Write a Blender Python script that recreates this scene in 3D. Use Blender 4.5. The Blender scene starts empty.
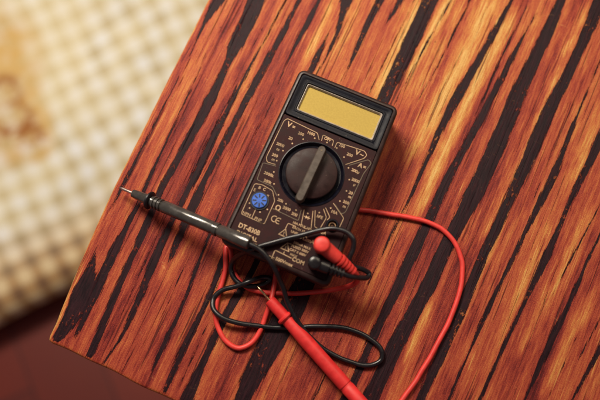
import bpy, bmesh, math, random
import numpy as np
from mathutils import Vector, Matrix, noise as mnoise
random.seed(7)
PI = math.pi
S = bpy.context.scene
COL = S.collection

# ------------------------------------------------------------------ camera
TILT = math.radians(11.0); DIST = 0.566; FPX = 50/36*600
cam_d = bpy.data.cameras.new('camera'); cam = bpy.data.objects.new('camera', cam_d); COL.objects.link(cam)
CAM = Vector((0, -DIST*math.sin(TILT), DIST*math.cos(TILT)))
cam.location = CAM; cam.rotation_euler = (TILT, 0, 0)
cam_d.lens = 50; cam_d.sensor_width = 36; cam_d.clip_start = 0.01; cam_d.clip_end = 50
cam_d.dof.use_dof = True; cam_d.dof.focus_distance = DIST-0.010; cam_d.dof.aperture_fstop = 2.8
S.camera = cam
# ------------------------------------------------------------------ world, lamps, exposure
W = bpy.data.worlds.new('World'); S.world = W; W.use_nodes = True
W.node_tree.nodes['Background'].inputs[0].default_value = (1.0, 0.74, 0.76, 1)
W.node_tree.nodes['Background'].inputs[1].default_value = 0.13
def area(name, loc, target, size, sizey, power, colr):
    l = bpy.data.lights.new(name, 'AREA'); l.shape = 'RECTANGLE'; l.size = size; l.size_y = sizey
    l.energy = power; l.color = colr
    o = bpy.data.objects.new(name, l); COL.objects.link(o); o.location = loc
    o.rotation_euler = (Vector(target)-Vector(loc)).to_track_quat('-Z', 'Y').to_euler(); return o
area('window_lamp', (-0.28, 0.56, 0.72), (-.05, 0.05, 0), 0.40, 0.22, 13.4, (1.0, 0.88, 0.72))
area('room_lamp', (0.50, 0.62, 0.9), (0.15, 0.1, 0), 0.6, 0.35, 4.8, (1.0, 0.84, 0.60))
S.view_settings.view_transform = 'Standard'; S.view_settings.look = 'None'
S.view_settings.gamma = 1; S.view_settings.exposure = 0.0
S.render.resolution_x = 1024; S.render.resolution_y = 683

# ------------------------------------------------------------------ geometry helpers
FW = Vector((0, math.sin(TILT), -math.cos(TILT))); UP = Vector((0, math.cos(TILT), math.sin(TILT)))
def P(px, py, z=0.0):
    """the point at height z that the photograph shows at (px, py)"""
    d = Vector((1, 0, 0))*((px-300)/FPX) + UP*((200-py)/FPX) + FW
    return CAM + d*((z-CAM.z)/d.z)
def empty(name, loc, rz=0, label=None, cat=None, group=None):
    o = bpy.data.objects.new(name, None); COL.objects.link(o); o.empty_display_size = 0.02
    o.location = loc; o.rotation_euler = (0, 0, rz)
    tag(o, label, cat, group); return o
def tag(o, label=None, cat=None, group=None, kind=None):
    if label: o['label'] = label
    if cat: o['category'] = cat
    if group: o['group'] = group
    if kind: o['kind'] = kind
def link(name, bm, mat, parent=None, smooth=True, world=False, angle=40):
    """bm -> one mesh object; world=True: coordinates given in world space"""
    if world and parent is not None:
        chain = Matrix.Identity(4); p = parent
        while p is not None:
            m = Matrix.Translation(p.location) @ p.rotation_euler.to_matrix().to_4x4()
            chain = m @ chain; p = p.parent
        bmesh.ops.transform(bm, matrix=chain.inverted(), verts=bm.verts)
    bmesh.ops.recalc_face_normals(bm, faces=bm.faces)
    for f in bm.faces: f.smooth = smooth
    if smooth:
        for e in bm.edges:
            if len(e.link_faces) == 2 and e.calc_face_angle(0) > math.radians(angle): e.smooth = False
    me = bpy.data.meshes.new(name); bm.to_mesh(me); bm.free()
    for m in (mat if isinstance(mat, list) else [mat]): me.materials.append(m)
    o = bpy.data.objects.new(name, me); COL.objects.link(o)
    if parent is not None: o.parent = parent
    return o
def rrect(w, h, r, n=6, cx=0, cy=0):
    pts = []
    for (sx, sy, a0) in ((1, 1, 0), (-1, 1, 90), (-1, -1, 180), (1, -1, 270)):
        for i in range(n+1):
            a = math.radians(a0+90*i/n)
            pts.append((cx+sx*(w/2-r)+r*math.cos(a), cy+sy*(h/2-r)+r*math.sin(a)))
    return pts
def rings(bm, loops, cap0=True, cap1=True):
    R = [[bm.verts.new(p) for p in L] for L in loops]
    n = len(R[0])
    for a, b in zip(R, R[1:]):
        for i in range(n):
            bm.faces.new((a[i], a[(i+1) % n], b[(i+1) % n], b[i]))
    if cap0: bm.faces.new(R[0][::-1])
    if cap1: bm.faces.new(R[-1])
    return R
def lathe(bm, prof, M=Matrix.Identity(4), n=32, cap=True, flat=1.0):
    """prof: (radius, height) along local +Z"""
    rings(bm, [[M @ Vector((r*math.cos(2*PI*i/n), flat*r*math.sin(2*PI*i/n), z)) for i in range(n)] for r, z in prof], cap, cap)
def axisM(a, b):
    q = (b-a).to_track_quat('Z', 'Y'); return Matrix.Translation(a) @ q.to_matrix().to_4x4()
def plate(bm, loops, z0, z1):
    """flat plate with holes; loops[0] outer, others holes"""
    for z in (z1, z0):
        es = []
        for L in loops:
            vs = [bm.verts.new((x, y, z)) for x, y in L]
            es += [bm.edges.new((vs[i], vs[(i+1) % len(vs)])) for i in range(len(vs))]
            if z == z1: L_top.append(vs)
            else: L_bot.append(vs)
        bmesh.ops.triangle_fill(bm, edges=es, use_beauty=True, use_dissolve=False)
    for t, b in zip(L_top, L_bot):
        for i in range(len(t)):
            bm.faces.new((t[i], t[(i+1) % len(t)], b[(i+1) % len(b)], b[i]))
    L_top.clear(); L_bot.clear()
L_top, L_bot = [], []
def catmull(pts, k=10):
    pts = [Vector(p) for p in pts]; out = []
    P_ = [pts[0]*2-pts[1]] + pts + [pts[-1]*2-pts[-2]]
    for i in range(1, len(P_)-2):
        p0, p1, p2, p3 = P_[i-1:i+3]
        # centripetal
        def kn(a, b): return max((b-a).length, 1e-6)**0.5
        t0 = 0; t1 = t0+kn(p0, p1); t2 = t1+kn(p1, p2); t3 = t2+kn(p2, p3)
        for j in range(k):
            t = t1+(t2-t1)*j/k
            A1 = p0*((t1-t)/(t1-t0))+p1*((t-t0)/(t1-t0)); A2 = p1*((t2-t)/(t2-t1))+p2*((t-t1)/(t2-t1)); A3 = p2*((t3-t)/(t3-t2))+p3*((t-t2)/(t3-t2))
            B1 = A1*((t2-t)/(t2-t0))+A2*((t-t0)/(t2-t0)); B2 = A2*((t3-t)/(t3-t1))+A3*((t-t1)/(t3-t1))
            out.append(B1*((t2-t)/(t2-t1))+B2*((t-t1)/(t2-t1)))
    out.append(pts[-1]); return out
def tube(bm, pts, r, n=14):
    L = []; up = Vector((0, 0, 1)); prev = None
    for i, p in enumerate(pts):
        t = (pts[min(i+1, len(pts)-1)]-pts[max(i-1, 0)]).normalized()
        if prev is None: a = t.cross(up).normalized()
        else: a = (prev-t*prev.dot(t)).normalized()
        prev = a; b = t.cross(a)
        rr = r(i/(len(pts)-1)) if callable(r) else r
        L.append([p+a*(rr*math.cos(2*PI*j/n))+b*(rr*math.sin(2*PI*j/n)) for j in range(n)])
    rings(bm, L)

# ------------------------------------------------------------------ material helpers
class NT:
    def __init__(s, name):
        s.m = bpy.data.materials.new(name); s.m.use_nodes = True; s.t = s.m.node_tree; s.N = s.t.nodes
        s.b = s.N['Principled BSDF']; s.co = s.N.new('ShaderNodeTexCoord').outputs['Object']
    def new(s, ty, **kw):
        n = s.N.new(ty)
        for k, v in kw.items(): setattr(n, k, v)
        return n
    def L(s, a, b): s.t.links.new(a, b)
    def put(s, sock, v):
        if hasattr(v, 'node'): s.L(v, sock)
        else: sock.default_value = v
    def math(s, op, a, b=0.0, c=None, clamp=False):
        n = s.new('ShaderNodeMath', operation=op, use_clamp=clamp); s.put(n.inputs[0], a); s.put(n.inputs[1], b)
        if c is not None: s.put(n.inputs[2], c)
        return n.outputs[0]
    def noise(s, sc, detail=3, rough=.55, scale=(1, 1, 1), dist=0.0, off=(0, 0, 0)):
        mp = s.new('ShaderNodeMapping'); s.L(s.co, mp.inputs[0]); mp.inputs['Scale'].default_value = scale; mp.inputs['Location'].default_value = off
        n = s.new('ShaderNodeTexNoise'); s.L(mp.outputs[0], n.inputs['Vector'])
        n.inputs['Scale'].default_value = sc; n.inputs['Detail'].default_value = detail; n.inputs['Roughness'].default_value = rough; n.inputs['Distortion'].default_value = dist
        return n.outputs['Fac']
    def smooth(s, v, a, b, o0=0.0, o1=1.0):
        n = s.new('ShaderNodeMapRange', interpolation_type='SMOOTHSTEP'); s.put(n.inputs[0], v)
        n.inputs[1].default_value = a; n.inputs[2].default_value = b; n.inputs[3].default_value = o0; n.inputs[4].default_value = o1
        return n.outputs[0]
    def ramp(s, v, stops):
        n = s.new('ShaderNodeValToRGB'); s.put(n.inputs[0], v); e = n.color_ramp.elements
        while len(e) < len(stops): e.new(.5)
        for k, (p, c) in enumerate(stops): e[k].position = p; e[k].color = (*c, 1)
        return n.outputs[0]
    def mix(s, f, a, b, mode='MIX'):
        n = s.new('ShaderNodeMix', data_type='RGBA', blend_type=mode); s.put(n.inputs[0], f)
        s.put(n.inputs[6], a if hasattr(a, 'node') else (*a, 1)); s.put(n.inputs[7], b if hasattr(b, 'node') else (*b, 1))
        return n.outputs[2]
    def bump(s, h, st=.3, d=.001):
        n = s.new('ShaderNodeBump'); n.inputs['Strength'].default_value = st; n.inputs['Distance'].default_value = d
        s.L(h, n.inputs['Height']); s.L(n.outputs[0], s.b.inputs['Normal'])
    def base(s, v): s.put(s.b.inputs['Base Color'], v if hasattr(v, 'node') else (*v, 1))
    def rough(s, v): s.put(s.b.inputs['Roughness'], v)
def plastic(name, c, rough=.45, bump=.15, bsc=2500, spec=.5, vary=.25, metal=0.0, dust=.45):
    t = NT(name)
    n = t.noise(180, 4, .6); n2 = t.noise(bsc, 2, .5)
    dk = tuple(x*(1-vary) for x in c); lt = tuple(min(1, x*(1+vary)) for x in c)
    ds = t.math('MULTIPLY', t.smooth(t.noise(1100, 2, .5, off=(3, 3, 3)), .70, .76), t.smooth(t.noise(90, 3, .6, off=(1, 5, 2)), .42, .62))
    t.base(t.mix(t.math('MULTIPLY', ds, dust), t.mix(t.smooth(n, .3, .7), dk, lt), (.30, .24, .19)))
    t.rough(t.smooth(n, .25, .75, rough-.07, rough+.1)); t.b.inputs['Specular IOR Level'].default_value = spec
    t.b.inputs['Metallic'].default_value = metal
    if bump: t.bump(n2, bump, .0002)
    return t.m
M_case = plastic('case_plastic', (.026, .013, .012), .38, .35, 1800, .36)
M_panel = plastic('panel_plastic', (.024, .006, .007), .6, .2, 2600, .18)
M_bezel = plastic('bezel_plastic', (.003, .0035, .009), .50, .3, 2200, .22)
M_ring = plastic('dial_ring_plastic', (.003, .003, .008), .33, .1, 2200, .45)
M_knob = plastic('knob_plastic', (.020, .0065, .0065), .5, .2, 2000, .25)
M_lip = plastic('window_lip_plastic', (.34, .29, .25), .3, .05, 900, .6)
M_point = plastic('pointer_plastic', (.068, .052, .042), .42, .15, 2000, .5)
M_print = plastic('print_ink', (.44, .30, .18), .7, 0, 1, .2, .3)
M_printw = plastic('print_ink_dull', (.15, .12, .085), .7, 0, 1, .2, .2)
M_blue = plastic('blue_plastic', (.035, .12, .52), .4, .1)
M_hole = plastic('socket_black', (.003, .003, .006), .5, 0)
M_black = plastic('black_vinyl', (.007, .006, .008), .33, .12, 1200, .5)
M_probe = plastic('glossy_black_plastic', (.060, .056, .052), .20, .05, 900, 1.0, .2, .30)
M_red = plastic('red_vinyl', (.64, .042, .034), .46, .12, 1200, .5, .12)
M_redp = plastic('red_probe_plastic', (.60, .022, .022), .48, .08, 1200, .5, .12)
M_metal = plastic('nickel_tip', (.80, .66, .58), .28, .0, 1, .5, .1, 1.0)
M_brass = plastic('brass_tip', (.80, .52, .28), .28, .0, 1, .5, .1, 1.0)
t = NT('display_glass'); n = t.noise(900, 3, .6); t.base(t.mix(t.smooth(n, .3, .7), (.43, .31, .08), (.48, .35, .09))); t.rough(.16); M_lcd = t.m

# ------------------------------------------------------------------ table top
LE0, LE1 = P(208, 0), P(107.5, 200)
EV = (LE0-LE1).normalized(); EU = Vector((EV.y, -EV.x, 0))
B0 = P(115, 373)                                   # on the near end edge
ORG = LE1 + EV*((B0-LE1).dot(EV)); TROT = math.atan2(EU.y, EU.x)
def uv_of(px, py):
    d = P(px, py)-ORG; return d.dot(EU), d.dot(EV)
edge_pts = sorted([(uv_of(x, y)[1], uv_of(x, y)[0]) for x, y in ((208, 0), (157.5, 100), (107.5, 200), (86, 249), (64.5, 300), (55, 325))])
stripes = [
 [(220,0,16),(210,12,10),(201,25,4),(189,58,2)],
 [(256,0,20),(250,17,18),(236,45,18),(228,58,10),(224,75,9),(210,100,13),(197,127,12),(182,150,10),(165,182,9),(155,200,8),(145,232,9),(127,265,9),(113,300,9),(102,328,10),(90,357,8),(86,364,3)],
 [(203,62,2),(187,97,3),(169,137,4),(151,172,5),(141,200,6),(124,232,8),(113,252,12),(100,280,13),(92,300,12),(84,318,7)],
 [(95,252,2),(91,272,12),(88,285,20),(79,300,26),(66,328,22),(57,340,14),(54,344,4)],
 [(286,0,3),(260,50,3),(242,78,5),(232,105,6),(217,127,8),(204,160,10),(191,185,9),(180,205,8),(167,230,8),(152,265,11),(141,295,9),(130,320,7),(122,340,4),(105,362,3)],
 [(308,-18,6),(297,5,6),(282,35,7),(270,57,9),(255,82,10),(246,100,9),(232,130,9),(217,155,9),(204,180,8),(195,202,12),(185,225,10),(172,255,7),(168,264,1)],
 [(270,107,2),(245,152,2),(227,195,2),(205,245,5),(195,270,6),(187,298,4),(175,322,6),(167,338,7),(152,370,4),(148,380,1)],
 [(250,200,6),(228,245,8),(215,282,8),(208,302,7),(187,340,9),(172,375,8),(163,396,5)],
 [(300,170,9),(270,235,9),(254,270,8),(235,300,11),(222,320,10),(207,355,8),(195,378,12),(187,400,16)],
 [(330,230,16),(312,270,20),(300,290,26),(286,320,31),(262,357,28),(250,382,23),(243,400,18)],
 [(531,22,2),(512,57,7),(492,97,9),(475,130,10),(457,160,10),(442,190,12),(427,225,12),(412,255,14),(397,290,13),(391,300,12),(380,322,10),(367,350,10),(355,382,10),(345,400,12)],
 [(525,10,2),(504,50,4),(485,95,3),(474,118,1)],
 [(512,0,5),(495,32,9),(475,65,10),(458,97,13),(440,127,9),(425,165,6),(411,197,4),(390,237,3),(367,287,2),(350,322,1.5)],
 [(560,0,10),(550,30,15),(535,57,15),(518,92,19),(500,140,20),(485,170,20),(475,195,22),(460,220,18),(440,257,17),(430,287,18),(422,300,18),(402,330,19),(387,365,19),(372,395,20)],
 [(599,5,18),(583,42,12),(565,82,14),(552,100,16),(535,145,16),(520,177,15),(507,205,13),(497,227,12),(482,257,12),(465,300,13),(450,337,13),(435,367,12),(422,397,11)],
 [(600,60,3),(590,85,2),(577,115,4),(562,155,7),(557,170,10),(543,198,10),(525,232,6),(510,265,6),(493,297,7),(480,327,7),(470,350,3),(452,392,5),(449,400,4)],
 [(575,100,1.5),(535,195,1.5)],
 [(600,140,12),(585,172,10),(570,200,7),(557,232,7),(547,257,11),(528,295,6),(502,350,5.5),(482,395,5.5)],
 [(600,205,2),(582,240,3),(567,265,3),(555,290,1)],
 [(600,235,4),(592,247,4),(577,288,6),(570,305,6),(557,325,9),(547,350,9),(527,395,4)],
 [(600,352,8),(587,372,6),(573,398,4)], [(600,320,2),(577,362,2)],
 [(430,0,18),(417,30,18),(402,62,17),(387,92,15),(370,125,13),(340,190,8)],
 [(381,0,10),(367,22,8),(357,50,7),(346,73,2)], [(402,0,8),(392,15,6),(386,24,1)],
 [(343,0,14),(345,13,8),(337,40,5),(328,54,3),(318,72,2)], [(320,0,5),(306,25,8),(299,38,6),(290,55,4),(280,78,2)],
 [(325,40,3),(316,60,9),(311,70,8),(300,95,4)], [(412,5,1.5),(372,87,2)],
 [(452,0,2),(430,37,3),(412,70,2.5),(398,97,2)], [(470,0,3),(452,37,3),(435,72,2),(420,97,1.5)],
 [(177,80,2),(167,100,2.5),(150,132,3),(140,152,3),(130,172,6),(125,180,5),(119,191,4),(108,215,1.5)],
 [(240,80,1.5),(222,112,3),(207,140,2),(190,178,2)], [(172,205,2),(150,250,2),(132,290,2),(118,325,1.5)],
 [(262,30,1.5),(236,80,1.5)], [(186,262,2),(165,310,1.5)], [(410,250,1),(372,330,2),(350,372,1.5)],
 [(345,330,2),(318,392,3),(314,400,3)], [(270,330,2),(290,290,2)], [(470,300,1),(433,380,1.5)],
 [(205,330,2),(183,378,2.5)], [(133,352,2),(122,372,3)], [(550,395,1.5),(575,340,1.5)], [(520,360,1),(545,300,1)],
]
yellows = [ # wood that is naturally paler / yellower: x, y, width, amount
 [(497,-10,18),(457,70,16),(430,118,14),(405,165,12),.9], [(512,15,11),(490,60,12),(468,100,12),(440,160,11),(415,215,8),.95],
 [(560,70,12),(545,107,14),(520,157,13),(503,195,10),(480,245,7),.85], [(605,105,10),(582,162,7),(570,190,5),.75],
 [(590,5,12),(560,60,12),.5], [(425,-5,12),(400,45,12),(372,100,8),.75], [(452,-5,8),(430,32,6),(405,85,5),.95], [(475,-5,14),(445,45,14),(412,100,14),.55],
 [(590,212,11),(550,295,10),(520,350,8),.6], [(588,300,9),(542,395,8),.7], [(560,215,9),(530,270,9),(500,340,8),.45], [(432,302,5),(412,342,5),(405,360,3),.95],
 [(500,225,12),(480,265,10),(455,330,9),.5], [(520,215,6),(500,250,6),(480,300,8),.45], [(470,335,8),(450,375,8),.4], [(335,-5,8),(312,45,7),(300,70,5),.6], [(360,0,8),(335,60,6),.35],
 [(165,307,4),(153,335,3),.6], [(185,245,4),(160,290,3),.55], [(167,262,3),(158,280,3),.6], [(240,310,2),(222,345,2),.5], [(300,330,4),(270,395,3),.4], [(405,215,7),(380,270,6),(360,310,4),.4],
 [(281,8,3),(225,120,3),.45], [(262,70,3),(245,100,3),.5], [(415,300,3),(395,345,3),.3], [(480,210,6),(462,250,5),.5], [(600,370,5),(590,395,5),.7],
]
rs = np.random.RandomState(5)
x0 = 803
while x0 < 1500:                                    # the board goes on beyond the photo's frame
    w = rs.choice([2, 5, 9, 14, 18]); sl = .46+rs.rand()*.03
    stripes.append([(x0-sl*y, y, max(1, w*(.6+.8*rs.rand()))) for y in range(-400, 1000, 60)])
    x0 += w/2+10+rs.rand()*22
def extend(st):
    st = list(st); a, b = st[0], st[1]; 
    if a[1] <= 5 or a[0] >= 597:
        st.insert(0, (a[0]+.475*400, a[1]-400, a[2]))
    a = st[-1]
    if a[1] >= 395: st.append((a[0]-.475*400, a[1]+400, a[2]))
    return st
NUg, NVg = 780, 210; TU, TV = .60, .58
su = np.concatenate([[0, .0004, .0009, .0016], np.linspace(.0024, TU, NUg-4)])
sv = np.concatenate([[0, .0004, .0009, .0016], np.linspace(.0035, TV, NVg-4)])
ep = np.array(edge_pts); ep = np.stack([np.linspace(ep[0, 0], ep[-1, 0], 60), np.convolve(np.pad(np.interp(np.linspace(ep[0, 0], ep[-1, 0], 60), ep[:, 0], ep[:, 1]), 6, mode='reflect', reflect_type='odd'), np.hanning(15)[1:-1]/np.hanning(15)[1:-1].sum(), 'valid')], -1)
uL = np.interp(sv, ep[:, 0], ep[:, 1])
rc = .0034; m = sv < rc
uL[m] += rc - np.sqrt(np.maximum(0, rc**2-(rc-sv[m])**2))
uL += .00006*np.sin(sv*90)+.00005*np.sin(sv*430+1)
vB = .0005*np.sin(su*60)+.0003*np.sin(su*170)
U = uL[:, None]+su[None, :]*(1-uL[:, None]/TU*0); V = sv[:, None]+np.exp(-sv[:, None]/.01)*vB[None, :]
bev = lambda s: .0013*np.maximum(0, 1-s/.0016)**2
Zt = -bev(su)[None, :]-bev(sv)[:, None]
wx = ORG.x+U*EU.x+V*EV.x; wy = ORG.y+U*EU.y+V*EV.y
dx, dy, dz = wx-CAM.x, wy-CAM.y, -CAM.z
dep = dy*FW.y+dz*FW.z
PX = 300+FPX*dx/dep; PY = 200-FPX*(dy*UP.y+dz*UP.z)/dep
def field(st, PX, PY, soft=0):
    a = np.array(st, float); ys = a[:, 1]; o = np.argsort(ys); a = a[o]; ys = a[:, 1]
    yy = np.arange(ys[0]-60, ys[-1]+60, 4.); xx = np.interp(yy, ys, a[:, 0])
    sl0 = (a[1, 0]-a[0, 0])/(ys[1]-ys[0]); sl1 = (a[-1, 0]-a[-2, 0])/(ys[-1]-ys[-2])
    xx = np.where(yy < ys[0], a[0, 0]+sl0*(yy-ys[0]), np.where(yy > ys[-1], a[-1, 0]+sl1*(yy-ys[-1]), xx))
    kk = np.exp(-.5*(np.arange(-14, 15)/5.)**2); kk /= kk.sum()
    lin = np.polyfit(yy, xx, 1); res = np.convolve(xx-np.polyval(lin, yy), kk, 'same'); xx = np.polyval(lin, yy)+res
    xc = np.interp(PY, yy, xx); hw = np.interp(PY, ys, a[:, 2])/2
    d = (hw-np.abs(PX-xc))*.9
    end = np.minimum(PY-ys[0], ys[-1]-PY)*.15
    return np.minimum(d, end+hw*.9) if soft == 0 else (d, end, hw)
D = np.full(PX.shape, -30.)
for st in stripes: D = np.maximum(D, field(extend(st), PX, PY))
Tn = np.zeros(PX.shape)
for st in yellows:
    d, end, hw = field(st[:-1], PX, PY, 1)
    w = 1/(1+np.exp(-(d+1)/ (hw*.35+.6)))*np.clip(.5+end/4, 0, 1)
    Tn = np.maximum(Tn, w*st[-1])
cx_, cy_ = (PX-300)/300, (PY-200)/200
Tn = Tn + .20*np.clip(.30*cx_-.75*cy_+.08, -1.2, 1.0)  # wood paler to upper right, with light falloff painted into the tone
Tn = np.maximum(Tn, 1.15*np.exp(-np.broadcast_to(su[None, :], PX.shape)/.0022)*(sv[:, None] > .0))
Tn = np.maximum(Tn, .6*np.exp(-np.broadcast_to(sv[:, None], PX.shape)/.0008))
edge_clear = np.minimum(su[None, :]*1000*1.5-3.4+0*sv[:, None], sv[:, None]*1000*1.5-2)
D = np.minimum(D, edge_clear)
nV, nU = PX.shape
verts = np.stack([U, V, np.broadcast_to(Zt, U.shape)], -1).reshape(-1, 3)
idx = np.arange(nV*nU).reshape(nV, nU)
faces = np.stack([idx[:-1, :-1], idx[:-1, 1:], idx[1:, 1:], idx[1:, :-1]], -1).reshape(-1, 4).tolist()
loop = list(idx[0, :])+list(idx[1:, -1])+list(idx[-1, -2::-1])+list(idx[-2:0:-1, 0])
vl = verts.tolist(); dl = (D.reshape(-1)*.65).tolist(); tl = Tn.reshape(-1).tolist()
prev = loop; n = len(loop)
cu, cv = TU/2, TV/2
for (zz, ins) in ((-.006, -.0002), (-.022, 0), (-.0235, .0012)):
    cur = []
    for k in loop:
        x, y, z = verts[k]; L_ = len(vl)
        vl.append([x+(ins if x < cu else -ins), y+(ins if y < cv else -ins), zz]); dl.append(dl[k]-.3); tl.append(.25); cur.append(L_)
    for i in range(n): faces.append([prev[i], cur[i], cur[(i+1) % n], prev[(i+1) % n]])
    prev = cur
faces.append(prev[::-1])
table = empty('coffee_table', ORG+Vector((0, 0, 0)), TROT, 'low wooden table with lacquered orange planked top and dark burnt grain streaks', 'table')
me = bpy.data.meshes.new('tabletop'); me.from_pydata(vl, [], faces)
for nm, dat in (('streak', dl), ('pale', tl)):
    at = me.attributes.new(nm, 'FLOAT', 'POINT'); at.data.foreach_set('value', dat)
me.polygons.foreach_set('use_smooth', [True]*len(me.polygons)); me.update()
top = bpy.data.objects.new('tabletop', me); COL.objects.link(top); top.parent = table

t = NT('streaked_wood')
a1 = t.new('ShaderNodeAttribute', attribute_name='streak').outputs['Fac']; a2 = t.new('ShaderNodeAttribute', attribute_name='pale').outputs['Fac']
rag = t.noise(1, 4, .6, (240, 22, 100)); rag2 = t.noise(1, 5, .72, (1100, 60, 300), off=(3, 1, 0)); rag3 = t.noise(1, 3, .6, (2200, 900, 500), off=(3, 5, 0)); big = t.noise(1, 2, .5, (60, 14, 20), off=(9, 3, 0))
d = t.math('ADD', t.math('SUBTRACT', a1, .42), t.math('MULTIPLY', t.math('SUBTRACT', rag, .5), .8))
d = t.math('ADD', d, t.math('MULTIPLY', t.math('SUBTRACT', rag2, .5), 5.0))
d = t.math('ADD', d, t.math('MULTIPLY', t.math('SUBTRACT', rag3, .5), 1.3))
fl = t.noise(1, 2, .5, (520, 9, 30), off=(5, 2, 0))                       # hair-thin dark grain
fine = t.smooth(t.math('MULTIPLY_ADD', t.math('SUBTRACT', rag2, .5), .25, fl), .625, .68)
fl2 = t.noise(1, 3, .6, (1100, 12, 60), off=(2, 6, 0)); fine2 = t.smooth(fl2, .56, .70)
mask = t.smooth(d, -.06, .14)
chip = t.smooth(t.noise(1, 4, .7, (420, 260, 200), off=(4, 7, 0)), .56, .60); chip = t.math('MULTIPLY', chip, t.smooth(t.noise(1, 3, .6, (60, 30, 30), off=(6, 6, 0)), .52, .60))  # lacquer chips inside the streaks
mask = t.math('MULTIPLY', mask, t.math('SUBTRACT', 1.0, t.math('MULTIPLY', chip, .65)))
g1 = t.noise(1, 4, .55, (85, 2.6, 20), off=(1, 1, 0)); g2 = t.noise(1, 5, .75, (800, 60, 60)); g3 = t.noise(1, 3, .7, (2600, 1500, 900)); g4 = t.noise(1, 4, .6, (55, 22, 20), off=(2, 8, 0))
v = t.math('MULTIPLY_ADD', t.math('SUBTRACT', g1, .5), 1.25, .33)
v = t.math('MULTIPLY_ADD', t.math('SUBTRACT', g2, .5), 1.0, v)
v = t.math('MULTIPLY_ADD', t.math('SUBTRACT', g3, .5), .95, v)
v = t.math('MULTIPLY_ADD', t.math('SUBTRACT', g4, .5), .40, v)
fl3 = t.noise(1, 3, .6, (900, 14, 60), off=(9, 4, 0)); v = t.math('MULTIPLY_ADD', t.math('MULTIPLY', t.smooth(fl3, .58, .68), t.smooth(g4, .4, .6)), .30, t.math('SUBTRACT', v, .03))
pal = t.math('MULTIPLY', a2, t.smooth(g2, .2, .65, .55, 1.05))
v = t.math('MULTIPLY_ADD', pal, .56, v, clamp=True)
colr = t.ramp(v, [(0.0, (.06, .007, .009)), (.18, (.20, .022, .018)), (.38, (.36, .062, .030)), (.58, (.48, .140, .045)), (.78, (.57, .270, .068)), (1.0, (.66, .43, .15))])
# rim of a streak is a little burnt
halo = t.smooth(d, -1.0, .1, 0, .32)
colr = t.mix(halo, colr, (.17, .020, .014))
colr = t.mix(t.math('MULTIPLY', fine2, .35), colr, (.13, .018, .014))
colr = t.mix(t.math('MULTIPLY', fine, .75), colr, (.05, .009, .010))
dark = t.mix(t.smooth(g2, .35, .75), (.006, .0015, .004), (.034, .007, .012)); dark = t.mix(t.smooth(g3, .62, .75, 0, .5), dark, (.14, .03, .020))
sp = t.noise(1, 2, .6, (1500, 1500, 1500), off=(7, 2, 3)); colr = t.mix(.55, colr, t.ramp(sp, [(.25, (.40, .26, .22)), (.48, (.95, .93, .92)), (.75, (1, 1, 1))]), 'MULTIPLY')
colr = t.mix(mask, colr, dark)
scr = t.smooth(t.noise(1, 2, .5, (160, 900, 300), dist=1.2, off=(8, 8, 0)), .66, .71); scr = t.math('MULTIPLY', scr, t.math('SUBTRACT', 1.0, t.math('MULTIPLY', mask, .8))); scr = t.math('MULTIPLY', scr, t.smooth(g4, .5, .62))
colr = t.mix(t.math('MULTIPLY', scr, .35), colr, (.75, .38, .14))
pit = t.smooth(t.noise(1, 2, .5, (330, 230, 200), off=(1, 9, 0)), .74, .77)
colr = t.mix(t.math('MULTIPLY', pit, .8), colr, (.04, .008, .009))
t.base(colr)
t.rough(t.smooth(g2, .2, .8, .38, .60)); t.b.inputs['Specular IOR Level'].default_value = .16
h = t.math('MULTIPLY_ADD', mask, -1.1, t.math('MULTIPLY', g2, .7)); h = t.math('MULTIPLY_ADD', g1, 1.6, h); h = t.math('MULTIPLY_ADD', g3, .35, h); h = t.math('MULTIPLY_ADD', fine, -.5, h)
t.bump(h, .85, .00055)
me.materials.append(t.m); M_wood = t.m
t = NT('table_leg_wood'); n = t.noise(1, 4, .6, (60, 60, 6)); t.base(t.mix(n, (.10, .02, .012), (.32, .06, .025))); t.rough(.5); M_leg = t.m
FLOOR = -0.435
for (u, v_) in ((.07, .07), (TU-.07, .07), (.07, TV-.07), (TU-.07, TV-.07)):
    bm = bmesh.new(); loops = []
    for z, s in ((-.0237, 1), (-.08, 1), (FLOOR+.004, .7), (FLOOR, .66)):
        loops.append([(x, y, z) for x, y in rrect(.045*s, .045*s, .006, 4, u, v_)])
    rings(bm, loops); link('leg', bm, M_leg, table)

# ------------------------------------------------------------------ floor
bm = bmesh.new(); bmesh.ops.create_grid(bm, x_segments=2, y_segments=2, size=3)
bmesh.ops.translate(bm, verts=bm.verts, vec=(0, 0, FLOOR))
t = NT('red_floor_wood')
mp = t.new('ShaderNodeMapping'); t.L(t.co, mp.inputs[0]); mp.inputs['Rotation'].default_value = (0, 0, math.radians(66))
br = t.new('ShaderNodeTexBrick'); t.L(mp.outputs[0], br.inputs['Vector']); br.inputs['Scale'].default_value = 1
br.inputs['Brick Width'].default_value = .9; br.inputs['Row Height'].default_value = .085; br.inputs['Mortar Size'].default_value = .0014
br.inputs['Color1'].default_value = (.24, .026, .010, 1); br.inputs['Color2'].default_value = (.11, .013, .007, 1); br.inputs['Mortar'].default_value = (.05, .007, .006, 1)
n = t.noise(1, 4, .6, (30, 30, 30)); t.base(t.mix(t.math('MULTIPLY', n, .6), br.outputs['Color'], (.10, .014, .012))); t.rough(.42)
fl_ = link('floor', bm, t.m); tag(fl_, kind='structure')

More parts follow.
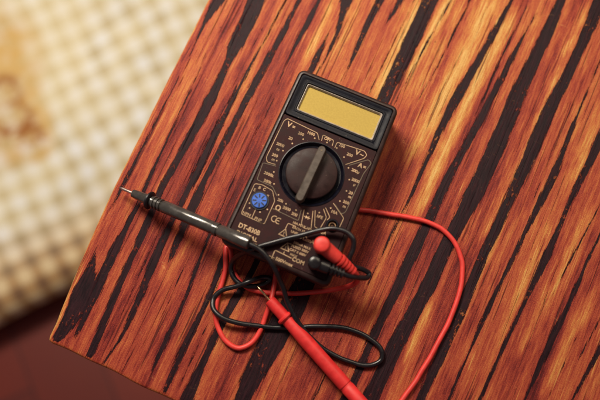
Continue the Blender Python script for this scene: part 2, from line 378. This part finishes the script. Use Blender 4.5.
# ------------------------------------------------------------------ checked floor cushion
CZ = FLOOR+.07; CA = math.radians(26.5)
ex = Vector((math.cos(CA), math.sin(CA), 0)); ey = Vector((-ex.y, ex.x, 0))
cpt = P(34, 309, CZ-.035)                        # a point on its near edge
CW = .80; cc = cpt+ey*(CW/2)-ex*.05; cc.z = FLOOR
cush = empty('floor_cushion', cc, CA, 'thick floor cushion in cream and beige checked cloth with brown printed patch, beside the table', 'cushion')
bm = bmesh.new(); N = 110; T = .070
def cush_z(a, b):
    f = max(abs(a), abs(b)); f = (abs(a)**9+abs(b)**9)**(1/9)
    base = math.sqrt(max(0, 1-min(1, f)**16))
    nz = mnoise.noise(Vector((a*2.6, b*2.6, 1)))*.010+mnoise.noise(Vector((a*7, b*7, 4)))*.004
    return .036+.034*base+nz*base
for sgn in (1, -1):
    g = [[None]*(N+1) for _ in range(N+1)]
    for i in range(N+1):
        for j in range(N+1):
            a = math.sin((i/N-.5)*PI)*.45+(i/N-.5)*1.1; b = math.sin((j/N-.5)*PI)*.45+(j/N-.5)*1.1
            a = max(-1, min(1, a)); b = max(-1, min(1, b))
            k = (abs(a)**9+abs(b)**9)**(1/9); mx = max(abs(a), abs(b), 1e-6)
            q = mx/k if k > 0 else 1
            a2_, b2_ = a*q, b*q
            z = cush_z(a2_, b2_) if sgn > 0 else max(0, .036-.036*math.sqrt(max(0, 1-(abs(a2_)**9+abs(b2_)**9)**(16/9))))
            wob = 1+.006*math.sin(9*a2_+3)*math.cos(7*b2_)
            g[i][j] = bm.verts.new((a2_*CW/2*wob, b2_*CW/2*wob, z))
    for i in range(N):
        for j in range(N): bm.faces.new((g[i][j], g[i+1][j], g[i+1][j+1], g[i][j+1]))
bmesh.ops.remove_doubles(bm, verts=bm.verts, dist=.0008)
t = NT('checked_cloth')
sx = t.new('ShaderNodeSeparateXYZ'); nz_ = t.new('ShaderNodeTexNoise'); nz_.inputs['Scale'].default_value = 6; t.L(t.co, nz_.inputs['Vector'])
wv = t.new('ShaderNodeVectorMath', operation='MULTIPLY_ADD'); t.L(nz_.outputs['Color'], wv.inputs[0]); wv.inputs[1].default_value = (.02, .02, 0); t.L(t.co, wv.inputs[2]); t.L(wv.outputs[0], sx.inputs[0])
PITCH = .0275
def stripe(o, ph): 
    f = t.math('FRACT', t.math('ADD', t.math('DIVIDE', o, PITCH), ph)); return t.smooth(t.math('ABSOLUTE', t.math('SUBTRACT', f, .5)), .22, .26, 1, 0)
s1, s2 = stripe(sx.outputs[0], 100.3), stripe(sx.outputs[1], 100.1)
base = t.ramp(t.math('MULTIPLY', t.math('ADD', s1, s2), .5), [(0, (.82, .88, .98)), (.5, (.68, .67, .59)), (1, (.47, .40, .26))])
weave = t.noise(900, 2, .5); base = t.mix(.25, base, t.mix(weave, (.45, .4, .3), (.9, .88, .84)), 'MULTIPLY')
wash = t.smooth(t.noise(7, 3, .6), .38, .66); base = t.mix(t.math('MULTIPLY', wash, .6), base, (.74, .66, .42))
# printed brown patch and browner cloth towards the near edge
edge = t.smooth(sx.outputs[1], -.375, -.285, 1, 0)
base = t.mix(t.math('MULTIPLY', edge, .85), base, t.ramp(t.math('MULTIPLY', t.math('ADD', s1, s2), .5), [(0, (.70, .53, .28)), (.5, (.42, .23, .08)), (1, (.16, .06, .025))]))
def blob(px, py, r):
    w = P(px, py, CZ)-cc; l = Vector((w.dot(ex), w.dot(ey), 0))
    dn = t.new('ShaderNodeVectorMath', operation='DISTANCE'); cx_ = t.new('ShaderNodeCombineXYZ'); t.L(sx.outputs[0], cx_.inputs[0]); t.L(sx.outputs[1], cx_.inputs[1])
    t.L(cx_.outputs[0], dn.inputs[0]); dn.inputs[1].default_value = l+Vector((.01, .01, 0)); return t.smooth(dn.outputs['Value'], r*.55, r, 1, 0)
ha = t.math('MAXIMUM', t.math('MAXIMUM', blob(2, 90, .060), blob(12, 125, .060)), t.math('MAXIMUM', blob(28, 136, .040), blob(-18, 60, .09)))
pn = t.noise(38, 3, .65); base = t.mix(t.math('MULTIPLY', ha, t.smooth(pn, .30, .62, .25, .9)), base, (.60, .38, .11))
co_ = t.math('MAXIMUM', t.math('MAXIMUM', blob(6, 92, .028), blob(18, 119, .028)), t.math('MAXIMUM', blob(31, 134, .022), blob(-2, 128, .026)))
base = t.mix(t.math('MULTIPLY', co_, t.smooth(pn, .40, .60, .1, .85)), base, (.27, .085, .025))
t.base(base); t.rough(.9); t.b.inputs['Specular IOR Level'].default_value = .15; t.bump(weave, .4, .0008)
link('cover', bm, t.m, cush, angle=80)

# ------------------------------------------------------------------ multimeter
Z0 = .0036; TH = .0255; ZT = Z0+TH                 # underside, thickness, face height
cTL, cTR, cBR, cBL = [P(x, y, ZT) for x, y in ((300.3, 68), (399.8, 107), (327.5, 290.5), (219.8, 238.5))]
MC = (cTL+cTR+cBR+cBL)/4
ymid = ((cTL+cTR)/2-(cBL+cBR)/2).normalized(); MR = math.atan2(ymid.y, ymid.x)-PI/2
Hh = ((cTL+cTR)/2-(cBL+cBR)/2).length; Wt = (cTR-cTL).length; Wb = (cBR-cBL).length
mx_ = Vector((math.cos(MR), math.sin(MR), 0)); my_ = Vector((-math.sin(MR), math.cos(MR), 0))
def F(px, py, dz=0.0):
    w = P(px, py, ZT+dz)-MC; return (w.dot(mx_), w.dot(my_))
WB = (Wt+Wb)/2; TK = (Wb-Wt)/Hh/WB                 # the case tapers slightly towards its display end
print('meter', Hh, Wt, Wb, math.degrees(MR))
def tp(p): 
    x, y, z = p; return (x*(1-TK*y), y, z)
meter = empty('multimeter', (MC.x, MC.y, 0), MR, 'black digital multimeter with yellow blank display and round selector dial, lying on the wooden table', 'multimeter')
bm = bmesh.new(); loops = []
w, h = WB, Hh
RC = .0048
prof = [(.0030, Z0), (.0012, Z0+.0012), (.0006, Z0+.0095), (.0010, Z0+.0099), (.0010, Z0+.0105), (.0003, Z0+.0110), (.0000, ZT-.0030), (.0002, ZT-.0014), (.0008, ZT-.0005), (.0017, ZT), (.0026, ZT+.0001), (.0031, ZT-.0003), (.0032, ZT-.0040)]
for ins, z in prof: loops.append([tp((x, y, z)) for x, y in rrect(w-2*ins, h-2*ins, max(.0012, RC-ins), 7)])
rings(bm, loops); case = link('case', bm, M_case, meter)
for sx_ in (-1, 1):
    for sy_ in (-1, 1):
        bm = bmesh.new(); lathe(bm, [(.004, 0), (.0045, .0005), (.0045, Z0+.0004)], Matrix.Translation((sx_*(w/2-.010), sy_*(h/2-.010), 0)), 20); link('foot', bm, M_black, meter)
# dividing line between display surround and lower panel
dL = F(284.5, 112.8); dR = F(377.8, 151.8); yd = (dL[1]+dR[1])/2
INS = .00335
def circ(c, r, n=64): return [(c[0]+r*math.cos(2*PI*i/n), c[1]+r*math.sin(2*PI*i/n)) for i in range(n)]
dialc = F(311.5, 173.7); pe = F(344.4, 173.7); RD = math.hypot(pe[0]-dialc[0], pe[1]-dialc[1])
jacks = [F(332.3, 225.5), F(321.8, 246.8), F(314.6, 264.3)]
def tp2(L): return [(x*(1-TK*y), y) for x, y in L]
def halfrect(y0, y1, r=.0016):
    hw_ = w/2-INS; return tp2([(x, y) for x, y in rrect(2*hw_, y1-y0, r, 5, 0, (y0+y1)/2)])
bm = bmesh.new()
plate(bm, [halfrect(-h/2+INS, yd-.0003)]+[circ(dialc, RD, 72)]+[circ(j, .0041, 32) for j in jacks], ZT-.0038, ZT-.0004)
bmesh.ops.bevel(bm, geom=[e for e in bm.edges if len(e.link_faces) == 2 and e.calc_face_angle(0) > 1 and all(v.co.z > ZT-.001 for v in e.verts)], offset=.00025, segments=1, affect='EDGES')
link('front_panel', bm, M_panel, meter, smooth=False)
# display surround with the sunken window
lc = [F(*p) for p in ((308.4, 85), (381, 116.2), (371.2, 138.2), (299.4, 106.6))]
lcx = sum(p[0] for p in lc)/4; lcy = sum(p[1] for p in lc)/4
lw = ((Vector(lc[1])-Vector(lc[0])).length+(Vector(lc[2])-Vector(lc[3])).length)/2; lh = ((Vector(lc[0])-Vector(lc[3])).length+(Vector(lc[1])-Vector(lc[2])).length)/2
y0_, y1_ = yd+.0003, h/2-INS
outer = lambda ins: tp2(rrect(2*(w/2-INS)-2*ins, y1_-y0_-2*ins, .0020, 6, 0, (y0_+y1_)/2))
inner = lambda g, r=.0012: tp2(rrect(lw+2*g, lh+2*g, r, 6, lcx*1.0, lcy))
bm = bmesh.new()
rings(bm, [[(x, y, z) for x, y in L] for L, z in ((outer(0), ZT-.0038), (outer(0), ZT-.0002), (outer(.0003), ZT+.0002), (outer(.0016), ZT+.0002), (outer(.0020), ZT-.0001),
      (inner(.0034, .002), ZT-.0001), (inner(.0030, .0018), ZT+.0003), (inner(.0022, .0015), ZT+.0003), (inner(.0017), ZT-.0004), (inner(.0016), ZT-.0030))], False, False)
bez = link('display_surround', bm, M_bezel, meter)
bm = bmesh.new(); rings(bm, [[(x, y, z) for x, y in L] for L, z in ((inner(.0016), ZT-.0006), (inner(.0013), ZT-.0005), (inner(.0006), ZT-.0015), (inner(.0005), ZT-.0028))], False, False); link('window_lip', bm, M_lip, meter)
bm = bmesh.new(); L = inner(.0007); rings(bm, [[(x, y, ZT-.0034) for x, y in L], [(x, y, ZT-.0023) for x, y in L]]); link('display', bm, M_lcd, meter)
# bright chamfer that outlines the lower and right side of the window
def strip(bm, pts, wd, z, closed=False):
    pts = [Vector(p) for p in pts]; n = len(pts); L = []; R = []
    for i in range(n):
        a = pts[(i-1) % n] if (closed or i > 0) else pts[i]*2-pts[i+1]; b = pts[(i+1) % n] if (closed or i < n-1) else pts[i]*2-pts[i-1]
        d1 = (pts[i]-a).normalized(); d2 = (b-pts[i]).normalized(); tt = (d1+d2).normalized(); nn = Vector((-tt.y, tt.x)); k = 1/max(.5, abs(nn.dot(Vector((-d1.y, d1.x)))))
        L.append(bm.verts.new((*(pts[i]+nn*wd/2*k), z))); R.append(bm.verts.new((*(pts[i]-nn*wd/2*k), z)))
    for i in range(n if closed else n-1):
        j = (i+1) % n; bm.faces.new((L[i], L[j], R[j], R[i]))
def roundpoly(pts, r=.0009):
    pts = [Vector(p) for p in pts]; out = [pts[0]]
    for a, b, c in zip(pts, pts[1:], pts[2:]):
        ra = min(r, (a-b).length*.45); rc_ = min(r, (c-b).length*.45); p = b+(a-b).normalized()*ra; q = b+(c-b).normalized()*rc_
        for k in range(5): s = k/4; out.append(p*(1-s)**2+b*2*s*(1-s)+q*s*s)
    out.append(pts[-1]); return out
ZP = ZT-.00034
bmL = bmesh.new(); bmD = bmesh.new()
def line(pts, wd=.00042, dim=False, r=.0011): strip(bmD if dim else bmL, roundpoly([F(*p) for p in pts], r), wd, ZP)
line([(275.5,164.3),(267,161.8),(266.3,157),(284,120.5),(287.5,118.3),(317.5,132.8),(319.2,139.8)])
line([(321.6,140.6),(323,134.6),(333.8,140.2),(332.2,145.6)])
line([(334.8,147.6),(337.2,142),(364.5,150.8),(367,155),(364,158.3),(345.5,164.4)])
line([(349,165.2),(368.5,159.5),(371.5,163),(363.5,173.5),(345.5,212),(341.5,214),(335,204.5)], dim=True)
line([(333.3,203),(343.8,218),(338.5,229.5)])
line([(325.6,207.6),(330,217.2),(327,220)])
line([(304.2,209.5),(301.3,223.8),(304,228.2),(311,229),(313,210.8)])
line([(315.2,210.3),(314.6,226.8),(319.5,229.3),(326.5,217.5),(323.5,208.8)])
line([(272.8,208.5),(298.3,220.7),(301.2,209.8)], dim=True)
line([(276,166),(263,162.5),(257,179.5),(272.5,186.5),(277,196)], dim=True)
line([(263,223.5),(241,213.7),(254.7,183.5),(262,184.5),(272.5,190.5),(274.7,201),(264.2,224),(258,221.5)])
line([(255.8,208.8),(251.7,218)])
line([(296,226.5),(288,223),(285.3,229)]); line([(282,237.5),(281,240.5)]); line([(287.5,243),(291.5,244.2)]); line([(284.3,251.5),(283.5,254)])
line([(271.7,258),(275,250),(291.5,258.2)], wd=.0005)
for s_ in (0, 1, 2): line([(268.8+s_*.9,255.4+s_*2.1),(274.8-s_*.9,258.2+s_*1.2)], wd=.0003)
def tri(c, s=.0032):
    p = [Vector((c[0]+s*math.cos(a), c[1]+s*math.sin(a))) for a in (PI/2, PI/2+2*PI/3, PI/2+4*PI/3)]; strip(bmL, p, .0005, ZP, True)
    strip(bmL, [(c[0], c[1]+.0011), (c[0], c[1]-.0001)], .0004, ZP); strip(bmL, [(c[0], c[1]-.0005), (c[0], c[1]-.0009)], .0004, ZP)
tri(F(283.7,233.4)); tri(F(285.6,247.4))
def text(s, px, py, size, dim=False, rot=0, bold=.0, sp=1.0, sxx=1.0):
    cu = bpy.data.curves.new('t', 'FONT'); cu.body = s; cu.size = size; cu.align_x = 'CENTER'; cu.align_y = 'CENTER'; cu.offset = bold; cu.space_character = sp; cu.resolution_u = 3
    ob = bpy.data.objects.new('t', cu); COL.objects.link(ob); bpy.context.view_layer.update()
    m_ = bpy.data.meshes.new_from_object(ob.evaluated_get(bpy.context.evaluated_depsgraph_get()))
    bpy.data.objects.remove(ob); bpy.data.curves.remove(cu)
    x, y = F(px, py); m_.transform(Matrix.Translation((x, y, ZP)) @ Matrix.Rotation(rot, 4, 'Z') @ Matrix.Diagonal((sxx, 1, 1, 1)))
    (bmD if dim else bmL).from_mesh(m_); bpy.data.meshes.remove(m_)
sm = .0027; b_ = .00006
for s_, x, y in (('1000',311,133.4),('200',301,133.8),('20',290.5,138.3),('2000',280.3,144.7),('m',278,149.2),('200',274.9,155.2),('m',273.2,159.4),('OFF',327.6,139.2),('750',342,145.8),('200',349.7,154.8),
     ('200µ',355.5,171),('2000',355.5,180.5),('µ',354.5,184.6),('20',350.8,192.8),('m',349.8,196.8),('200',346,202.3),('m',344.4,206.4),('10A',334.2,212.2),('hFE',319.8,216.9),
     ('2000k',268.8,174.2),('200k',267.5,181.5),('20k',280.4,200.4),('2000',286.6,208.6),('200',294.4,214.3),('NPN',246.6,214.0),('PNP',258,219.3),('E',254.6,189.8),('B',259.5,187.6),('C',264.4,189.4),('E',252,197.5),('E',267.6,196.4)):
    text(s_, x, y, sm, bold=b_)
text('V', 289.3,124.6, .0048, bold=.00012); text('=', 293.8,127.0, .0036, bold=.0001)
text('V', 357.5,152.6, .0046, bold=.00012); text('~', 361.8,154.6, .0042, bold=.0001)
text('A', 360.3,165.4, .0042, bold=.0001); text('=', 364.6,167.2, .0034, bold=.0001); text('\u03a9', 277.8,208.3, .0050, bold=.00012)
for p in ((314.8,138),(303.2,139),(292.3,143.3),(283,150.5),(276.7,160.5),(327,142.3),(336.8,147.8),(344,157),(348.5,167.7),(349.3,179.5),(346.5,190.8),(340,201),(330.7,208),(319.3,212.5),(307.8,213.3),(273.8,171.8),(274,183.8),(278.5,194.7),(286,203.7),(296,210),(249.5,208),(260,212),(267.3,209.3),(249.5,203)):
    c = F(*p); f_ = bmL.faces.new([bmL.verts.new((x, y, ZP)) for x, y in circ(c, .00052, 12)])
# diode mark
c = F(307,217.3); strip(bmL, [(c[0]-.0022, c[1]), (c[0]+.0022, c[1])], .0004, ZP); bmL.faces.new([bmL.verts.new((c[0]+a, c[1]+b, ZP-.00002)) for a, b in ((-.001, .0011), (.0009, 0), (-.001, -.0011))]); strip(bmL, [(c[0]+.001, c[1]-.0011), (c[0]+.001, c[1]+.0011)], .0004, ZP+.00002)
text('DT-830B', 249.2,229.2, .0043, bold=.00011, sxx=.92); text('DIGITAL', 246.6,236.0, .0036, bold=.0001, sp=1.1); text('MULTIMETER', 250.5,243.6, .0030, bold=.0001, sp=1.1)
# CE mark drawn as arcs
c = F(274.4,218.8); c2 = F(278.6,220.9)
for cc_, bar in ((c, 0), (c2, 1)):
    strip(bmL, [(cc_[0]+.0019*math.cos(a), cc_[1]+.0019*math.sin(a)) for a in [math.radians(60+240*i/14) for i in range(15)]], .00055, ZP)
    if bar: strip(bmL, [(cc_[0]-.0018, cc_[1]), (cc_[0]+.0005, cc_[1])], .0006, ZP+.00002)
for s_, x, y in (('10A MAX 10 sec',303.6,226.6),('EACH 15 min',301.5,230.6),('UNFUSED',297.8,234),('200mA MAX',302,245.6),('FUSED 500V',300,249),('CAT II 600V',297.7,252.4),('MAX',293.5,255.5)):
    text(s_, x, y, .0022, bold=.00004)
text('V\u03a9mA', 307,239.6, .0036, bold=.0001); text('COM', 298.2,261.2, .0036, bold=.0001); text('500Vmax', 284,262, .0031, bold=.00008); text('10A', 322.5,232.6, .0030, bold=.00008)
tmp = bpy.data.meshes.new('t'); bmD.to_mesh(tmp); k0 = len(bmL.faces); bmL.from_mesh(tmp); bmL.faces.ensure_lookup_table()
for f_ in bmL.faces[k0:]: f_.material_index = 1
bpy.data.meshes.remove(tmp); bmD.free()
link('printed_scale', bmL, [M_print, M_printw], meter, smooth=False)
# selector dial: well, knob, pointer bar
bm = bmesh.new(); c = Matrix.Translation((dialc[0], dialc[1], 0))
lathe(bm, [(RD*1.002, ZT-.0038), (RD*1.002, ZT-.0006), (RD*1.01, ZT-.0001), (RD*.985, ZT+.0001), (RD*.955, ZT-.0006), (RD*.90, ZT-.0024), (RD*.80, ZT-.0030), (RD*.3, ZT-.0030)], c, 72)
link('dial_well', bm, M_ring, meter)
bm = bmesh.new(); RK = RD*.79
lathe(bm, [(RK, ZT-.0029), (RK, ZT+.0014), (RK*.985, ZT+.0020), (RK*.95, ZT+.0023), (RK*.5, ZT+.0025), (RK*.1, ZT+.0025)], c, 72)
knob = link('selector_knob', bm, M_knob, meter)
pa = Vector(F(321.8,150, .007)); pb = Vector(F(300.0,197.3, .007)); ang = math.atan2((pa-pb).y, (pa-pb).x); cp = (pa+pb)/2; LB = (pa-pb).length/2+.0024
bm = bmesh.new(); Mb = Matrix.Translation((cp.x, cp.y, 0)) @ Matrix.Rotation(ang, 4, 'Z')
def stad(hl, hw, z, n=10):
    o = []
    for k in range(n+1): a = -PI/2+PI*k/n; o.append(Mb @ Vector((hl-hw+hw*math.cos(a), hw*math.sin(a), z)))
    for k in range(n+1): a = PI/2+PI*k/n; o.append(Mb @ Vector((-hl+hw+hw*math.cos(a), hw*math.sin(a), z)))
    return o
rings(bm, [stad(LB+.0006, .0032, ZT+.0022), stad(LB+.0003, .0028, ZT+.0060), stad(LB, .0025, ZT+.0079), stad(LB-.0003, .0021, ZT+.0083)])
pt = link('pointer_bar', bm, M_point, knob)
bm = bmesh.new(); q = Mb @ Vector((LB-.0028, 0, 0)); lathe(bm, [(.0008, ZT+.0084), (.0008, ZT+.00845)], Matrix.Translation((q.x, q.y, 0)), 16); link('index_dot', bm, M_printw, knob)
# transistor socket
sc = F(259.5,200.7); bm = bmesh.new(); c = Matrix.Translation((*sc, 0)); RS = .0050
lathe(bm, [(RS+.0012, ZT-.0005), (RS+.0011, ZT+.0002), (RS+.0001, ZT+.0002), (RS*.98, ZT-.0001)], c, 40); link('socket_rim', bm, M_hole, meter)
bm = bmesh.new(); lathe(bm, [(RS, ZT-.0004), (RS, ZT+.0008), (RS*.93, ZT+.0012), (RS*.3, ZT+.0012), (RS*.1, ZT+.0012)], c, 40); so = link('transistor_socket', bm, M_blue, meter)
bm = bmesh.new()
for k in range(8):
    a = 2*PI*k/8+.35; Mh = c @ Matrix.Rotation(a, 4, 'Z')
    rings(bm, [[Mh @ Vector((x+RS*.62, y, z)) for x, y in rrect(RS*.52, RS*.17, RS*.06, 3)] for z in (ZT+.0011, ZT+.00128)])
link('pin_hole', bm, M_hole, so)
# jacks
for k, j in enumerate(jacks):
    bm = bmesh.new(); c = Matrix.Translation((*j, 0))
    lathe(bm, [(.0041, ZT-.0038), (.0041, ZT+.0004), (.0038, ZT+.0008), (.0033, ZT+.0008), (.0029, ZT+.0002), (.0028, ZT-.0030), (.0010, ZT-.0030)], c, 36, cap=False)
    jk = link('jack', bm, M_bezel, meter)
    bm = bmesh.new(); lathe(bm, [(.0024, ZT-.0034), (.0024, ZT-.0012), (.0017, ZT-.0012), (.0017, ZT-.0032), (.0003, ZT-.0032)], c, 24); link('contact', bm, M_brass, jk)
# small case details on the lower end wall: two grip ridges
bm = bmesh.new()
for k in range(-4, 5):
    rings(bm, [[tp((x, y, z)) for x, y in rrect(.0010, .0008, .0003, 2, k*.0026, -h/2+.0003)] for z in (Z0+.013, Z0+.021)])
link('grip', bm, M_case, meter)

# ------------------------------------------------------------------ test leads
def lead(name, label, loc): return empty(name, loc, 0, label, 'test lead', 'pair of test leads')
def cable(root, pts, mat, r=.00168):
    bm = bmesh.new(); tube(bm, [p+mnoise.noise_vector(p*95)*.00035*Vector((1, 1, .2)) for p in catmull([P(x, y, z) for x, y, z in pts], 12)], r); return link('cable', bm, mat, root, world=True)
def oncyl(root, name, prof, A, B, mat, n=36, flat=1.0):
    bm = bmesh.new(); lathe(bm, prof, axisM(A, B), n, flat=flat); return link(name, bm, mat, root, world=True)
mm = .001
# black lead
bl = lead('test_lead', 'black test lead with glossy black probe resting across the corner of the meter', P(152, 202, 0))
A = P(119, 187.2, .0064); B = P(250, 243.8, ZT+.0046); Lp = (B-A).length; ax = (B-A)/Lp
def at_px(x): return Lp*(x-119)/131
tipL = at_px(133.5); c0 = at_px(149.5); s1 = at_px(155)
oncyl(bl, 'tip', [(.00015, 0), (.0006, .0012), (.00105, .003), (.00110, tipL*.95), (.0011, tipL+.002)], A, B, M_metal)
body = [(.0020, tipL), (.0027, tipL+.0004), (.0030, tipL+.003), (.0036, c0-.001), (.0040, c0)]
hp = body+[(.0040, c0+.0005), (.0036, c0+.001)]
x = s1
for k in range(3): hp += [(.0034, x), (.0043, x+.0003), (.0043, x+.0013), (.0034, x+.0016)]; x += .0026
hp += [(.0038, x), (.0042, x+.0008)]
j1 = at_px(216); hp += [(.0042, j1-.002), (.0038, j1-.0012), (.0038, j1), (.0045, j1+.0003), (.0045, j1+.0028), (.0038, j1+.0031), (.0038, j1+.0038), (.0043, j1+.0044), (.0043, Lp-.003), (.0040, Lp-.0006), (.0032, Lp), (.0018, Lp)]
oncyl(bl, 'probe_handle', hp, A, B, M_probe, 48)
oncyl(bl, 'finger_guard', [(.0030, c0+.0003), (.0052, c0+.0003), (.0062, c0+.0010), (.0062, c0+.0019), (.0052, c0+.0027), (.0030, c0+.0028)], A, B, M_black, 40)
def plug(root, head, end, mat, zc, rh, ribs=4, hh=.0052, fat=.0036):
    """elbow banana plug: round head standing in its socket, ribbed sleeve to the side"""
    H = P(head[0], head[1], zc); j = Vector((H.x, H.y, 0)); print('plug off jack', [round((Vector(k)-Vector(((H-MC).dot(mx_), (H-MC).dot(my_)))).length*1000, 1) for k in jacks])
    bm = bmesh.new()
    lathe(bm, [(.0034, ZT+.0009), (.0040, ZT+.0012), (rh*.93, ZT+.003), (rh, zc-hh*.3), (rh, zc+hh*.45), (rh*.94, zc+hh*.72), (rh*.75, zc+hh*.86), (rh*.2, zc+hh*.88)], Matrix.Translation(j), 36)
    pl = link('plug', bm, mat, root, world=True)
    E = P(end[0], end[1], zc-.004 if len(end) < 3 else end[2]); L_ = (E-H).length
    pr = [(rh*.88, rh*.1), (rh*.90, rh*.9), (fat*1.04, L_*.46)]
    x_ = L_*.48
    for k in range(ribs):
        q_ = k/ribs; ra = fat*(1-q_)+.0026*q_; st = L_*.46/ribs
        pr += [(ra*.64, x_+st*.10), (ra*.64, x_+st*.42), (ra*1.08, x_+st*.46), (ra*1.05, x_+st*.98)]; x_ += st
    pr += [(.0018, x_), (.0016, L_)]
    bm = bmesh.new(); lathe(bm, pr, axisM(H, E), 28); link('strain_relief', bm, mat, root, world=True)
    bm = bmesh.new(); lathe(bm, [(.0016, ZT-.0025), (.0016, ZT+.0012)], Matrix.Translation(j), 16); link('plug_pin', bm, M_brass, root, world=True)
    return E
Eb = plug(bl, (314.6, 263), (345, 274.6, .0345), M_black, ZT+.0078, .0044)
zc_ = .00172
cable(bl, [(342,273.6,.0348),(350,276.4,.0325),(360,278,.027),(367.5,277.6,.0225),(369.5,273.8,.021),(363,269.8,.024),(354,266.5,.0275),(349.6,260,.031),(353,250,.0335),(353.5,240,.0352),(347,232.5,.0352),(335,228.8,.0345),(320,230.3,.0335),
      (300,235.6,.0325),(280,240.6,.0318),(262,245.6,.0312),(251,249.5,.0290),(241,254.2,.0200),(233.5,260.5,.0105),(230.5,268.5,.0055),(233,277,.0052),(241,284.2,.0056),(254,286.5,.0040),(266,283.5,.0022),(270,279,.0022),(263,277.6,.0032),(250,281.5,.0088),(236,286.2,.0068),
      (222,290.2,.0045),(213.5,298,.0034),(213,308,.0050),(221,316.8,.0062),(236,322.6,.0052),(258,326,.0026),(276,327.6,.0018),(300,327.3,.0018),(328,326.4,.0018),(350,329.6,.0018),(369,338.2,.0018),(380.5,349,.0018),(381.5,359.5,.0018),(370,365.6,.0018),(352,362.5,.0018),
      (331,353.5,.0030),(311,338.5,.0060),(297,321,.0095),(288,303,.0125),(281.5,284,.0205),(274,267.5,.0305),(265,255,.0335),(257,248,.0338),(249,243.4,ZT+.0046)], M_black)
# red lead
rl = lead('test_lead', 'red test lead with red needle probe and long red cable on the table', P(300, 330, 0))
A = P(257.6, 286.6, .0080); B = P(400, 447, .0052); Lp = (B-A).length
def rp(y): return Lp*(y-286.6)/(447-286.6)
t0 = rp(300.5)
oncyl(rl, 'tip', [(.0001, 0), (.0007, .0014), (.00095, .003), (.0008, .0036), (.0008, t0), (.0008, t0+.002)], A, B, M_brass)
c1 = rp(317)
oncyl(rl, 'probe_handle', [(.0030, t0), (.0037, t0+.0004), (.0039, t0+.002), (.0040, c1), (.0038, c1+.0026), (.0041, c1+.004), (.0046, rp(340)), (.0047, rp(386)), (.0043, rp(386)+.0004), (.0043, rp(388.5)), (.0046, rp(388.5)+.0004), (.0044, rp(420)), (.0036, Lp-.001), (.0020, Lp)], A, B, M_redp, 40)
oncyl(rl, 'finger_guard', [(.0036, c1-.0002), (.0049, c1), (.0056, c1+.0008), (.0056, c1+.0018), (.0048, c1+.0027), (.0036, c1+.0028)], A, B, M_redp, 36)
Er = plug(rl, (321.8, 245.2), (355.5, 273.5, .0300), M_red, ZT+.0118, .0052, 5, .0058, .0041)
cable(rl, [(353,270.8,.0312),(356.6,275,.0275),(357.5,280,.0215),(352,285,.0140),(338,288.8,.0065),(320,291.6,.0030),(300,293.4,.0018),(280,293.4,.0018),(262,292.2,.0018),(248,288,.0018),(238.5,280,.0018),(233,270,.0018),(231,257,.0018),(229.6,249,.0018),(226.2,247.2,.0020),(225.2,255,.0026),(225.8,266,.0024),(223.2,279,.0018),
      (218.6,294,.0018),(215.6,309,.0018),(217.6,326,.0018),(226,341,.0018),(238,348.2,.0018),(250,344.5,.0018),(259,333,.0018),(266,316,.0020),(271,300,.0048),(274.3,285,.0026),(277,270,.0018),(285,252,.0018),(302,232,.0018),(328,214,.0018),(345,209,.0018),(362,210,.0018),(382,213,.0018),(405,216.8,.0018),(426,221.6,.0018),
      (443,230,.0018),(455,243,.0018),(462,262,.0018),(461.5,283,.0018),(455.5,305,.0018),(445,330,.0018),(430,357,.0018),(415,382,.0018),(402,400,.0018),(388,422,.0018),(384,446,.0018),(392,462,.0030),(402,458,.0045),(401,449,.0052),(398.5,445.5,.0052)], M_red)
